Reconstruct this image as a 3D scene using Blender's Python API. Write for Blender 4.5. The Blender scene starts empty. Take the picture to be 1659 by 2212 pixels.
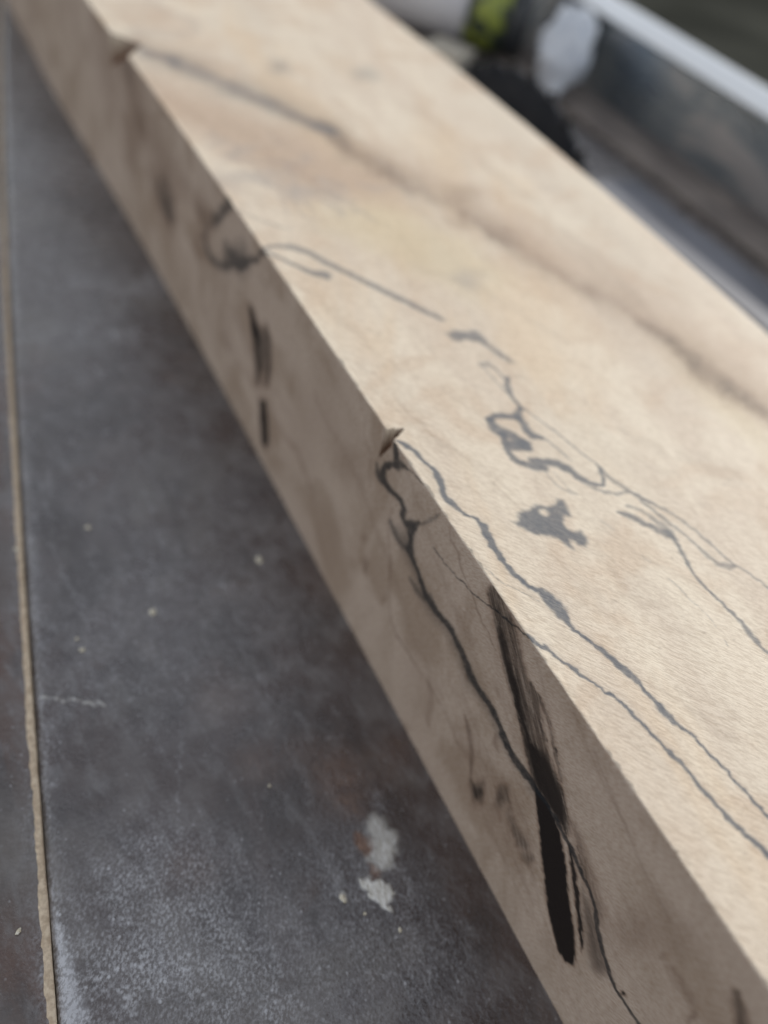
import bpy, bmesh, math, random
import numpy as np
from mathutils import Matrix, Vector, noise as mnoise

random.seed(7)
rng = np.random.default_rng(11)
S = bpy.context.scene
COL = S.collection

# ------------------------------------------------------------------ camera
# board: runs along +Y, left side face at x = 0, top at z = 0.05; bench top at z = 0
F = 1661.0
RM = np.array([[0.8656078096514757, 0.211039094180353, -0.45407666819372144],
               [-0.4518237847549026, 0.7200644317041289, -0.5266521448967671],
               [0.21582026642586255, 0.6610368483845255, 0.718645877799159]])
CAM = np.array([-0.06257, 0.0, 0.13448])
cd = bpy.data.cameras.new('camera')
cam = bpy.data.objects.new('camera', cd)
COL.objects.link(cam)
m4 = Matrix.Identity(4)
for i in range(3):
    for j in range(3):
        m4[i][j] = RM[i, j]
    m4[i][3] = CAM[i]
cam.matrix_world = m4
cd.sensor_fit = 'HORIZONTAL'
cd.sensor_width = 36.0
cd.lens = 36.0 * F / 1659.0
cd.clip_start = 0.002
cd.clip_end = 500.0
cd.dof.use_dof = True
cd.dof.focus_distance = 0.110
cd.dof.aperture_fstop = 11.0
S.camera = cam

# ------------------------------------------------------------------ light
SUN_EL, SUN_AZ = math.radians(27), math.radians(74)      # azimuth clockwise from +Y
w = bpy.data.worlds.new('World')
S.world = w
w.use_nodes = True
nt = w.node_tree
bg = nt.nodes['Background']
sky = nt.nodes.new('ShaderNodeTexSky')
sky.sky_type = 'NISHITA'
sky.sun_disc = False
sky.sun_elevation = SUN_EL
sky.sun_rotation = SUN_AZ
sky.air_density = 1.0
sky.dust_density = 0.3
sky.ozone_density = 1.0
hs = nt.nodes.new('ShaderNodeHueSaturation')          # thin high haze: a paler sky
hs.inputs['Saturation'].default_value = 0.20
nt.links.new(sky.outputs[0], hs.inputs['Color'])
nt.links.new(hs.outputs[0], bg.inputs[0])
bg.inputs[1].default_value = 0.15
sl = bpy.data.lights.new('sun', 'SUN')
sl.energy = 2.0
sl.angle = math.radians(0.6)
sl.color = (1.0, 0.95, 0.87)
sun = bpy.data.objects.new('sun', sl)
COL.objects.link(sun)
sdir = Vector((math.sin(SUN_AZ) * math.cos(SUN_EL), math.cos(SUN_AZ) * math.cos(SUN_EL), math.sin(SUN_EL)))
sun.rotation_euler = sdir.to_track_quat('Z', 'Y').to_euler()
sun.location = (1, 0.5, 1)
S.view_settings.view_transform = 'Standard'
S.view_settings.look = 'None'
S.view_settings.gamma = 1.0
S.view_settings.exposure = 0.50

# ------------------------------------------------------------------ helpers
def pt(x, y, axis, val):
    """point of a plane seen along a sight line of the photograph"""
    r = RM @ np.array([x - 829.5, 1106.0 - y, -F])
    return CAM + r * (val - CAM[axis]) / r[axis]

LAT = rng.random((256, 256))
def vnoise(u, v):
    iu = np.floor(u).astype(int); iv = np.floor(v).astype(int)
    fu = u - iu; fv = v - iv
    fu = fu * fu * (3 - 2 * fu); fv = fv * fv * (3 - 2 * fv)
    a = LAT[iu % 256, iv % 256]; b = LAT[(iu + 1) % 256, iv % 256]
    c = LAT[iu % 256, (iv + 1) % 256]; d = LAT[(iu + 1) % 256, (iv + 1) % 256]
    return (a * (1 - fu) + b * fu) * (1 - fv) + (c * (1 - fu) + d * fu) * fv - 0.5
def fnoise(u, v, o=3):
    s = 0; a = 1
    for k in range(o):
        s = s + a * vnoise(u * 2 ** k + 17.3 * k, v * 2 ** k + 5.1 * k); a *= .5
    return s
def sstep(t):
    t = np.clip(t, 0, 1)
    return t * t * (3 - 2 * t)

class Face:
    """paints marks of a flat face in the face's own metric coordinates"""
    def __init__(self, ij, axis, val, uv, jit, freq):
        self.ij, self.axis, self.val = ij, axis, val
        n = fnoise(uv[:, 0] * freq, uv[:, 1] * freq)
        m = fnoise(uv[:, 0] * freq + 71, uv[:, 1] * freq + 33)
        self.p = uv + jit * np.c_[n, m]
    def to(self, x, y):
        q = pt(x, y, self.axis, self.val)
        return np.array([q[self.ij[0]], q[self.ij[1]]])
    def line(self, out, pts, strength, soft=.45, wide=1.0):
        P = []
        for k, (x, y, wd) in enumerate(pts):
            a = pts[max(k - 1, 0)]; b = pts[min(k + 1, len(pts) - 1)]
            t = np.array([b[0] - a[0], b[1] - a[1]], float); t /= np.linalg.norm(t) + 1e-9
            n = np.array([-t[1], t[0]]) * wd * .5 * wide
            c = self.to(x, y); e = self.to(x + n[0], y + n[1]) - c
            tw = self.to(x + t[0], y + t[1]) - c; tw /= np.linalg.norm(tw)
            P.append((c, abs(e[0] * tw[1] - e[1] * tw[0])))
        best = np.zeros(len(out))
        for (a, ra), (b, rb) in zip(P[:-1], P[1:]):
            R = max(ra, rb) * (1 + soft) + 1e-5
            lo = np.minimum(a, b) - R; hi = np.maximum(a, b) + R
            I = np.nonzero(np.all((self.p >= lo) & (self.p <= hi), axis=1))[0]
            if not len(I): continue
            d = b - a; L2 = d @ d + 1e-14
            q = self.p[I] - a
            h = np.clip(q @ d / L2, 0, 1)
            dist = np.linalg.norm(q - h[:, None] * d, axis=1)
            r = ra + (rb - ra) * h
            best[I] = np.maximum(best[I], sstep((r * (1 + soft) - dist) / (2 * soft * r + 1e-9)))
        v = best * strength
        out[:] = 1 - (1 - out) * (1 - v)
    def poly(self, out, pts, strength, soft=3.0, holes=()):
        """soft = edge softness in photo pixels"""
        def sd(pts):
            Q = np.array([self.to(x, y) for x, y in pts])
            c = np.mean(np.array(pts, float), axis=0)
            s = np.linalg.norm(self.to(*(c + np.array([soft, 0]))) - self.to(*c)) + np.linalg.norm(self.to(*(c + np.array([0, soft]))) - self.to(*c))
            s *= .5
            I = np.nonzero(np.all((self.p >= Q.min(0) - s) & (self.p <= Q.max(0) + s), axis=1))[0]
            q = self.p[I]
            ins = np.zeros(len(I), bool); dist = np.full(len(I), 1e9)
            for a, b in zip(Q, np.roll(Q, -1, axis=0)):
                d = b - a
                h = np.clip((q - a) @ d / (d @ d + 1e-14), 0, 1)
                dist = np.minimum(dist, np.linalg.norm(q - a - h[:, None] * d, axis=1))
                cr = ((a[1] > q[:, 1]) != (b[1] > q[:, 1]))
                xx = a[0] + (q[:, 1] - a[1]) * d[0] / (d[1] if abs(d[1]) > 1e-12 else 1e-12)
                ins ^= cr & (q[:, 0] < xx)
            sgn = np.where(ins, dist, -dist)
            m = np.zeros(len(out)); m[I] = sstep((sgn + s) / (2 * s)); return m
        m = sd(pts)
        for h in holes: m = m * (1 - sd(h))
        out[:] = 1 - (1 - out) * (1 - m * strength)
    def spot(self, out, x, y, rx, ry, strength, soft=.6, rot=0):
        ang = np.linspace(0, 2 * np.pi, 18, endpoint=False); c, s = math.cos(rot), math.sin(rot)
        pts = [(x + rx * math.cos(a) * c - ry * math.sin(a) * s, y + rx * math.cos(a) * s + ry * math.sin(a) * c) for a in ang]
        self.poly(out, pts, strength, soft * min(rx, ry))

def crop(ox, oy, k):
    def f(pts):
        return [((ox + p[0] * k), (oy + p[1] * k)) + tuple(w * k for w in p[2:]) for p in pts]
    return f
cA = crop(1028.6, 730, .24); cB = crop(763.1, 895.9, .24); cC = crop(1294, 862.7, .27)
cD = crop(1128.1, 1360.4, .32); cE = crop(365, 298.6, .28); cF = crop(895.9, 464.5, .26)
c6 = crop(730, 1194.5, .4); c7 = crop(929, 1592.6, .44); c2 = crop(0, 0, .48)
c3 = crop(0, 663.6, .5); c4 = crop(0, 1393.6, .5); c1 = crop(796.3, 0, .52); cG = crop(696.8, 1625.8, .18)
cN = crop(0, 0, 1.0)

# ---- node helpers
class NT:
    def __init__(self, name):
        self.m = bpy.data.materials.new(name); self.m.use_nodes = True
        self.t = self.m.node_tree
        self.b = self.t.nodes['Principled BSDF']
    def n(self, typ, **kw):
        nd = self.t.nodes.new('ShaderNode' + typ)
        for k, v in kw.items(): setattr(nd, k, v)
        return nd
    def set(self, sock, v):
        if isinstance(v, bpy.types.NodeSocket): self.t.links.new(v, sock)
        else: sock.default_value = (tuple(v) + (1,)) if isinstance(v, tuple) and len(v) == 3 and sock.type == 'RGBA' else v
    def coord(self, scale=(1, 1, 1), rot=(0, 0, 0)):
        tc = self.n('TexCoord'); mp = self.n('Mapping')
        mp.inputs['Scale'].default_value = scale; mp.inputs['Rotation'].default_value = rot
        self.t.links.new(tc.outputs['Object'], mp.inputs[0])
        if any(rot):      # rotate first, then scale
            mp.inputs['Scale'].default_value = (1, 1, 1)
            m2 = self.n('Mapping'); m2.inputs['Scale'].default_value = scale
            self.t.links.new(mp.outputs[0], m2.inputs[0]); return m2.outputs[0]
        return mp.outputs[0]
    def noise(self, vec, scale=1.0, detail=4, rough=.55, dist=0.0):
        nd = self.n('TexNoise'); nd.inputs['Scale'].default_value = scale
        nd.inputs['Detail'].default_value = detail; nd.inputs['Roughness'].default_value = rough
        nd.inputs['Distortion'].default_value = dist
        self.t.links.new(vec, nd.inputs['Vector']); return nd.outputs['Fac']
    def ramp(self, fac, a, b, lo=0.0, hi=1.0):
        nd = self.n('MapRange', interpolation_type='SMOOTHSTEP')
        self.set(nd.inputs['Value'], fac)
        nd.inputs['From Min'].default_value = a; nd.inputs['From Max'].default_value = b
        nd.inputs['To Min'].default_value = lo; nd.inputs['To Max'].default_value = hi
        return nd.outputs[0]
    def mix(self, fac, a, b, mode='MIX'):
        nd = self.n('Mix', data_type='RGBA', blend_type=mode)
        self.set(nd.inputs[0], fac); self.set(nd.inputs[6], a); self.set(nd.inputs[7], b)
        return nd.outputs[2]
    def math(self, op, a, b=0.0, c=0.0):
        nd = self.n('Math', operation=op)
        self.set(nd.inputs[0], a); self.set(nd.inputs[1], b); self.set(nd.inputs[2], c)
        return nd.outputs[0]
    def attr(self, name):
        nd = self.n('Attribute', attribute_name=name)
        sp = self.n('SeparateColor'); self.t.links.new(nd.outputs['Color'], sp.inputs[0])
        return sp.outputs[0], sp.outputs[1], sp.outputs[2], nd.outputs['Alpha']
    def bump(self, h, dist, strength=1.0, prev=None):
        nd = self.n('Bump'); nd.inputs['Strength'].default_value = strength
        nd.inputs['Distance'].default_value = dist
        self.set(nd.inputs['Height'], h)
        if prev is not None: self.t.links.new(prev, nd.inputs['Normal'])
        return nd.outputs[0]
    def out(self, **kw):
        for k, v in kw.items(): self.set(self.b.inputs[k.replace('_', ' ')], v)
        return self.m

def mesh_obj(name, co, faces, mat, parent=None, smooth=False, attrs=None):
    me = bpy.data.meshes.new(name)
    co = np.asarray(co, np.float32); faces = np.asarray(faces, np.int32)
    me.vertices.add(len(co)); me.vertices.foreach_set('co', co.ravel())
    nf, k = faces.shape
    me.loops.add(nf * k); me.loops.foreach_set('vertex_index', faces.ravel())
    me.polygons.add(nf)
    me.polygons.foreach_set('loop_start', np.arange(0, nf * k, k, dtype=np.int32))
    me.polygons.foreach_set('loop_total', np.full(nf, k, np.int32))
    me.polygons.foreach_set('use_smooth', np.full(nf, smooth, bool))
    me.update(); me.validate()
    for an, arr in (attrs or {}).items():
        a = me.attributes.new(an, 'FLOAT_COLOR', 'POINT')
        a.data.foreach_set('color', np.asarray(arr, np.float32).ravel())
    me.materials.append(mat)
    o = bpy.data.objects.new(name, me); COL.objects.link(o)
    if parent: o.parent = parent
    return o
def grid_faces(nu, nv, off=0):
    i = np.arange(nu - 1)[:, None] * nv + np.arange(nv - 1)[None, :] + off
    i = i.ravel()
    return np.stack([i, i + nv, i + nv + 1, i + 1], axis=1)
def tag(o, label=None, cat=None, group=None, kind=None):
    if label: o['label'] = label
    if cat: o['category'] = cat
    if group: o['group'] = group
    if kind: o['kind'] = kind
    return o
def empty(name, loc=(0, 0, 0)):
    o = bpy.data.objects.new(name, None); COL.objects.link(o); o.location = loc
    o.empty_display_size = .02
    return o
def bm_obj(name, bm, mat, parent=None, smooth=False):
    me = bpy.data.meshes.new(name); bm.to_mesh(me); bm.free()
    for p in me.polygons: p.use_smooth = smooth
    me.materials.append(mat)
    o = bpy.data.objects.new(name, me); COL.objects.link(o)
    if parent: o.parent = parent
    return o
def geo_steps(y0, y1, s0, k, ystart):
    """stations along the board: fine steps near the lens, growing with distance"""
    ys = [y0]
    while ys[-1] < y1:
        ys.append(ys[-1] + s0 * max(1.0, 1 + k * (ys[-1] - ystart)))
    return np.array(ys)

# ------------------------------------------------------------------ materials of the setting
g = NT('dark_ground')
v = g.coord((1, 1, 1))
m_ground = g.out(Base_Color=g.mix(g.ramp(g.noise(v, 1.4, 6), .35, .65), (.034, .035, .030), (.062, .063, .054)), Roughness=1.0, Specular_IOR_Level=0.0)
ground = mesh_obj('ground', [(-60, -60, -.85), (60, -60, -.85), (60, 60, -.85), (-60, 60, -.85)], [(0, 1, 2, 3)], m_ground)
tag(ground, kind='structure')

# ------------------------------------------------------------------ bench material
def bench_mat(name='worn_dark_table_film', ca=(.060, .042, .040), cb=(.085, .073, .075)):
    t = NT(name)
    wear, rust, dark, dust_sheen = t.attr('marks')
    v = t.coord((1, 1, 1)); vs = t.coord((1.0, .35, 1.0), (0, 0, math.radians(-8)))
    big = t.noise(v, 32, 5, .6); mid = t.noise(v, 130, 5, .6); fine = t.noise(t.coord((1, .8, 1)), 1900, 4, .7)
    vo = t.n('TexVoronoi', feature='F1'); vo.inputs['Scale'].default_value = 1750; vo.inputs['Randomness'].default_value = 1.0
    t.t.links.new(t.coord((1, .75, 1), (0, 0, .5)), vo.inputs['Vector'])
    vs_ = t.n('SeparateColor'); t.t.links.new(vo.outputs['Color'], vs_.inputs[0])
    peb = t.math('MULTIPLY', t.ramp(vo.outputs['Distance'], .20, .62, 1.0, 0.0), t.ramp(vs_.outputs[0], .35, 1.0, 0.0, 1.0))
    vo2 = t.n('TexVoronoi', feature='F1'); vo2.inputs['Scale'].default_value = 900
    t.t.links.new(t.coord((1, 1, 1), (0, 0, 1.1)), vo2.inputs['Vector'])
    vs2 = t.n('SeparateColor'); t.t.links.new(vo2.outputs['Color'], vs2.inputs[0])
    glint = t.math('MULTIPLY', t.ramp(vo2.outputs['Distance'], .08, .30, 1.0, 0.0), t.ramp(vs2.outputs[1], .80, 1.0, 0.0, 1.0))
    spk = t.math('ADD', t.math('ADD', t.math('MULTIPLY', peb, .6), t.math('MULTIPLY', glint, 1.3)), t.math('MULTIPLY', t.ramp(t.noise(t.coord((1, .7, 1), (0, 0, .5)), 2100, 4, .65), .40, .66, .05, 1.0), t.ramp(t.noise(v, 260, 4, .7), .32, .66, .35, 1.3)))
    streak = t.noise(vs, 420, 4, .6)
    c = t.mix(t.ramp(big, .42, .58), ca, cb)
    c = t.mix(t.ramp(mid, .44, .70, 0, .7), c, (.140, .125, .121))
    c = t.mix(t.ramp(t.noise(t.coord((1, .6, 1), (0, 0, .4)), 48, 5, .65, .8), .47, .62, 0, .8), c, (.034, .026, .027))
    c = t.mix(t.ramp(streak, .48, .72, 0, .5), c, (.20, .195, .20))
    big2 = t.noise(v, 17, 4, .65, .6)
    c = t.mix(t.ramp(big2, .50, .68, 0, .6), c, (.165, .15, .135))
    c = t.mix(t.ramp(t.noise(t.coord((1, 1, 1), (0, 0, .7)), 60, 3), .60, .75, 0, .6), c, (.085, .048, .034))
    c = t.mix(t.ramp(fine, .60, .74, 0, .3), c, (.28, .27, .27))
    c = t.mix(t.math('MULTIPLY', glint, .5), c, (.42, .42, .44))  # sparkle painted as scattered pale dots
    c = t.mix(t.math('MULTIPLY_ADD', dust_sheen, spk, t.ramp(dust_sheen, .6, .98, 0, .45)), c, (.50, .505, .535))  # painted table sheen, plus dusty smears
    c = t.mix(t.math('MULTIPLY', dark, .7), c, (.03, .025, .023))
    fib = t.noise(t.coord((1, .22, 1), (0, 0, math.radians(12))), 2600, 3, .6)
    c = t.mix(rust, c, t.mix(t.ramp(fib, .35, .65), (.13, .06, .035), (.30, .16, .09)))
    c = t.mix(wear, c, t.mix(t.ramp(fib, .38, .62), (.60, .58, .52), (.90, .90, .87)))
    r = t.ramp(mid, .3, .7, .24, .40)
    r = t.math('ADD', r, t.math('MULTIPLY', wear, .35))
    b = t.bump(t.noise(v, 1300, 2, .5), .0003, .7)
    b = t.bump(t.noise(t.coord((1, .5, 1), (0, 0, -.3)), 3600, 2, .6), .0001, .5, b)
    b = t.bump(t.noise(v, 60, 3), .0008, .25, b)
    b = t.bump(t.math('MULTIPLY', fib, wear), .0002, .8, b)
    return t.out(Base_Color=c, Roughness=r, IOR=1.95, Normal=b)
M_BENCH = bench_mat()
M_BENCH2 = bench_mat('brown_table_film', (.092, .048, .033), (.080, .056, .047))
t = NT('worn_tan_edge')
v = t.coord((1, 1, 1))
n1 = t.noise(v, 900, 4, .65); n2 = t.noise(v, 160, 4)
c = t.mix(t.ramp(n1, .35, .68), (.56, .44, .31), (.82, .69, .52))
c = t.mix(t.ramp(n2, .60, .80, 0, .4), c, (.27, .19, .13))
M_TAN = t.out(Base_Color=c, Roughness=.9, Normal=t.bump(n1, .00015, .35))

# ------------------------------------------------------------------ bench: two dark panels with a worn seam
seam_px = [(4, 250), (10, 400), (27, 750), (45, 1100), (65, 1400), (95, 1880), (131, 2212)]
SP = np.array([pt(x, y, 2, 0.0)[:2] for x, y in seam_px])
cf = np.polyfit(SP[:, 1], SP[:, 0], 2)
slope_far = np.polyval(np.polyder(cf), .42)
def seam_x(y):
    y = np.asarray(y, float)
    yc = np.clip(y, -.06, .42)
    s0 = np.polyval(np.polyder(cf), -.06)
    return np.polyval(cf, yc) + np.where(y > .42, (y - .42) * slope_far, 0) + np.where(y < -.06, (y + .06) * s0, 0)

bench = empty('saw_table', (0, 0, 0))
tag(bench, 'dark worn saw table top of two panels meeting at a tan edged seam', 'saw table')

ys = geo_steps(-.03, .62, .00035, 7, .0)
ys = np.concatenate([[-.5, -.2, -.08], ys, [.75, 1.0, 1.4]])
us = np.concatenate([np.array([0, .00012, .0003, .0006, .001, .0016, .0024]), np.arange(.0029, .085, .00036), [.1, .15, .22, .302]])
sx = seam_x(ys)
Xg = np.where(us[None, :] < .2, sx[:, None] + us[None, :], us[None, :])
Xg[:, -2:] = np.array([.24, .302])[None, :]
Xg = np.maximum.accumulate(Xg, axis=1)
Yg = np.repeat(ys[:, None], len(us), 1)
edge = np.clip(1 - us / .0026, 0, 1)
Zg = -(.0011 * edge ** 2.2)[None, :] * np.ones_like(Xg)
Zg = Zg + .00007 * fnoise(Yg * 240, Xg * 0, 3) * (edge > .02)[None, :]
co = np.stack([Xg, Yg, Zg], -1).reshape(-1, 3)
uv = co[:, :2].copy()
fb = Face((0, 1), 2, 0.0, uv, .0009, 900)
wear = np.zeros(len(uv)); rust = np.zeros(len(uv)); dark = np.zeros(len(uv)); dust_sheen = np.zeros(len(uv))
fb.poly(wear, cG([(430, 1490), (470, 1530), (540, 1500), (560, 1480), (620, 1520), (700, 1530), (760, 1580), (810, 1620), (835, 1700), (820, 1800), (815, 1890), (770, 1880), (720, 1850), (650, 1800), (580, 1750), (540, 1670), (470, 1620)]), 1.0, 3)
fb.poly(wear, cG([(520, 840), (620, 760), (720, 790), (800, 900), (860, 960), (880, 1080), (870, 1250), (840, 1400), (700, 1420), (600, 1340), (540, 1280), (600, 1150), (560, 980)]), .62, 10)
fb.poly(wear, cG([(640, 1080), (760, 1100), (860, 1050), (850, 1250), (700, 1330), (640, 1220)]), .35, 10)
fb.poly(rust, cG([(400, 980), (470, 950), (520, 1000), (600, 1100), (590, 1200), (540, 1260), (480, 1180), (400, 1110)]), .85, 7)
fb.poly(rust, cG([(560, 1340), (640, 1370), (710, 1430), (690, 1500), (590, 1490)]), .7, 8)
fb.poly(rust, cG([(190, 540), (330, 540), (420, 640), (500, 760), (420, 800), (290, 700)]), .3, 25)
fb.poly(dust_sheen, cG([(550, 470), (680, 480), (720, 640), (680, 700), (600, 620)]), .6, 15)
for x, y, rx, ry, s in [(240, 1720, 42, 60, .75), (505, 1940, 16, 16, .6), (490 / 1, 600, 30, 60, .0)]:
    if s: fb.spot(wear, *(cG([(x, y)])[0]), rx * .18, ry * .18, s, .4)
fb.line(dark, c4([(1035, 700, 10), (1060, 850, 18), (1090, 960, 14), (1110, 1080, 24), (1140, 1200, 18), (1170, 1330, 12), (1195, 1440, 10)]), .6, .8)
fb.line(dark, c4([(740, 1540, 8), (1000, 1520, 12), (1280, 1485, 6)]), .55, .8)
fb.line(dark, c4([(520, 1142, 8), (640, 1138, 12), (760, 1128, 6)]), .6, .8)
fb.line(dark, c4([(170, 215, 8), (300, 225, 14), (400, 240, 8)]), .6, .6)
fb.spot(dark, *c4([(1360, 1180)])[0], 10, 20, .7, .6)
fb.line(dark, c3([(690, 720, 10), (740, 850, 26), (775, 960, 30), (800, 1080, 20)]), .5, .9)
fb.line(wear, c4([(190, 225, 6), (300, 240, 8), (380, 249, 9), (440, 262, 12), (458, 268, 8)]), .6, .8)
fb.line(dust_sheen, c2([(350, 1260, 60), (480, 1300, 110), (640, 1320, 60)]), .55, 1.2)
fb.line(dust_sheen, c3([(200, 120, 80), (400, 90, 120), (560, 120, 60)]), .45, 1.5)
fb.line(dust_sheen, c2([(80, 760, 120), (300, 740, 160), (480, 800, 120)]), .4, 1.5)
fb.spot(dust_sheen, 345, 612, 60, 22, .5, .9)
fb.spot(dust_sheen, 490, 1265, 24, 10, .55, .9)
for k in range(60):
    x = random.uniform(60, 700); y = random.uniform(700, 2200)
    fb.spot(dust_sheen, x, y, random.uniform(3, 14), random.uniform(3, 10), random.uniform(.1, .35), .9)
for k in range(70):      # fine scratches of everyday use, most of them along the sawing direction
    x_, y_ = random.uniform(60, 760), random.uniform(500, 2200)
    a_ = random.gauss(1.25, .35) if k % 4 else random.uniform(-.4, .5); l_ = random.uniform(40, 260)
    fb.line(dust_sheen if k % 3 else dark, [(x_, y_, 1.5), (x_ + l_ * .5 * math.cos(a_) + random.uniform(-4, 4), y_ + l_ * .5 * math.sin(a_), random.uniform(3, 6)), (x_ + l_ * math.cos(a_), y_ + l_ * math.sin(a_), 1.5)], random.uniform(.15, .5), .9)
for x, y, rx, ry, q_ in [(740, 1700, 60, 50, .28), (700, 1640, 80, 40, .2), (560, 1650, 60, 40, .16), (845, 1640, 40, 60, .16), (420, 1880, 50, 40, .14), (690, 1260, 60, 30, .12), (470, 1500, 60, 50, .12)]:
    fb.spot(rust, x, y, rx, ry, q_, .95, .4)
# pale speckled zones: table sheen and sparkle painted into the film's colour
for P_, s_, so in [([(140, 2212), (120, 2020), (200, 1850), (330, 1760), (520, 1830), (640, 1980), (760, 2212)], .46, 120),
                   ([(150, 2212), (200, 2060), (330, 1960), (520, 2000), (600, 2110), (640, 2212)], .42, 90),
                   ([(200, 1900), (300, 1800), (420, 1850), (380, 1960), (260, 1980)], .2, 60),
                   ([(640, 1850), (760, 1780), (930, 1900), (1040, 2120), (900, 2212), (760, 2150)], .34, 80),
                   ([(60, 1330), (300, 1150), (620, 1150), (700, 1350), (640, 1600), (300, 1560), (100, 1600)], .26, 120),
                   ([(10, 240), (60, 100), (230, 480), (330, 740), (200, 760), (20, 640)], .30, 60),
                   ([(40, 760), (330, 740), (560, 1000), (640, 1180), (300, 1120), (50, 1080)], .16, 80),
                   ([(100, 1900), (120, 2090), (131, 2212), (196, 2212), (168, 2120), (130, 1990)], .95, 18)]:  # last one: bright glare strip beside the seam, painted in
    fb.poly(dust_sheen, P_, s_, so)
# pale glare along the panel's rounded-over edge, put into the film's colour
ed = sstep(1 - (uv[:, 0] - seam_x(uv[:, 1])) / .0045) * np.clip(.6 + 1.2 * fnoise(uv[:, 0] * 500, uv[:, 1] * 120), 0, 1)
dust_sheen = 1 - (1 - dust_sheen) * (1 - .55 * ed)
co[:, 2] += .00012 * wear - .00006 * rust
att = np.stack([wear, rust, dark, dust_sheen], 1)
nu, nv = len(ys), len(us)
fc = grid_faces(nu, nv)[:, ::-1]
# skirts give the panel its thickness
n0 = len(co)
ring = list(range(0, nv)) + [i * nv + nv - 1 for i in range(1, nu)] + [(nu - 1) * nv + j for j in range(nv - 2, -1, -1)] + [i * nv for i in range(nu - 2, 0, -1)]
low = co[ring].copy(); low[:, 2] = -.018
co2 = np.vstack([co, low]); att2 = np.vstack([att, np.zeros((len(ring), 4))])
k = len(ring); idx = np.arange(k)
sk = np.stack([np.array(ring), np.array(ring)[(idx + 1) % k], n0 + (idx + 1) % k, n0 + idx], 1)[:, ::-1]
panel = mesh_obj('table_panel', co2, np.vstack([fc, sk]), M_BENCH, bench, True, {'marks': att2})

# left panel with its broken tan edge
ysl = geo_steps(-.05, .62, .0005, 5, 0.0)
ysl = np.concatenate([[-.5, -.2], ysl, [.8, 1.4]])
sxl = seam_x(ysl) - .00012
jag = .00026 * fnoise(ysl * 330, ysl * 0 + 3.3, 4) + .0004 * fnoise(ysl * 70, ysl * 0 + 8.1, 2)
wid = .0012 + .00030 * fnoise(ysl * 120, ysl * 0 + 1.7, 3) + .0003 * fnoise(ysl * 1100, ysl * 0 + 4, 2)
def strip(offs, zs):
    X = np.stack([sxl + o for o in offs], 1); Z = np.stack([np.zeros_like(sxl) + z for z in zs], 1)
    Y = np.repeat(ysl[:, None], len(offs), 1)
    return np.stack([X, Y, Z], -1).reshape(-1, 3)
dx = [-.30, -.12, -.05, -.03, -.02, -.012, -.008, -.005, -.0035, -.0028, -.0022]
lco = strip([d for d in dx] + [-wid], [0.0] * len(dx) + [-.00005])
luv = lco[:, :2]
ldust = .5 * np.clip(.6 + fnoise(luv[:, 0] * 300, luv[:, 1] * 90), 0, 1) * sstep(1 - (seam_x(luv[:, 1]) - luv[:, 0]) / .005)
la = np.zeros((len(lco), 4)); la[:, 3] = ldust
panel2 = mesh_obj('table_panel', lco, grid_faces(len(ysl), len(dx) + 1)[:, ::-1], M_BENCH2, bench, True, {'marks': la})
offs = [-wid, -wid * .75, -wid * .5, -wid * .25, -.0001 + jag * .35, -.00005 + jag * .3]
zz = [-.00005, -.00012 + jag * .25, -.0002 + jag * .35, -.0003 - jag * .3, -.0005 + jag * .2, -.018]
we = mesh_obj('worn_edge', strip(offs, zz), grid_faces(len(ysl), len(offs))[:, ::-1], M_TAN, panel2, True)
we['label'] = 'chipped tan raw edge along the dark panel'

# ------------------------------------------------------------------ the spalted board
T = .05
left_px = [(180, 0), (491, 425), (600, 560), (840, 928), (1140, 1375), (1659, 2145)]
right_px = [(828, 26), (1004, 151), (1290, 385), (1659, 723)]
LP = np.array([pt(x, y, 2, T)[:2] for x, y in left_px])
RP = np.array([pt(x, y, 2, T)[:2] for x, y in right_px])
rf = np.polyfit(RP[:, 1], RP[:, 0], 2); rl = np.polyfit(RP[:, 1], RP[:, 0], 1)
def xr(y):
    yc = np.clip(y, .03, .30)
    return .45 * np.polyval(rf, yc) + .55 * np.polyval(rl, yc)
def xl(y):
    return -.0022 * np.clip((y - .14) / .14, 0, 1.3) ** 2

Y0, Y1 = -.055, .9
ys = np.concatenate([[-.30, -.2, -.12], geo_steps(Y0, .36, .00019, 9, .0), [.39, .43, .5, .6, .75, Y1]])
side_n = 230; top_near = np.arange(.0002, .034, .00022)
xs = list(top_near)
while xs[-1] < .108: xs.append(xs[-1] + .00022 * (1 + 26 * (xs[-1] - .034)))
xs = np.array(xs); xs = xs / xs[-1] * .1135
zs = np.linspace(0, T - .00013, side_n)
bev = [(.00002, T - .00006), (.00008, T - .000015)]
prof_top = [(x, T) for x in xs]
rest = [(.1145, T - .0004), (.1149, T - .001), (.1150, T * .66), (.1150, T * .33), (.1150, .0006), (.1140, .0), (.06, .0), (.001, .0)]
prof = [(0.0, z) for z in zs] + bev + prof_top + rest
prof = np.array(prof)
npf = len(prof); ny = len(ys)
fx = prof[:, 0] / .1150
XL = xl(ys)[:, None]; XR = xr(ys)[:, None]
# keep metric x near the left edge, stretch only toward the right edge
Xb = XL * (1 - fx)[None, :] + prof[None, :, 0] + (XR - .1150) * (fx ** 2)[None, :]
Yb = np.repeat(ys[:, None], npf, 1)
Zb = np.repeat(prof[None, :, 1], ny, 0).copy()
is_side = np.zeros(npf, bool); is_side[:side_n + 1] = True
is_top = np.zeros(npf, bool); is_top[side_n + 1:side_n + 2 + len(xs)] = True
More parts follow.
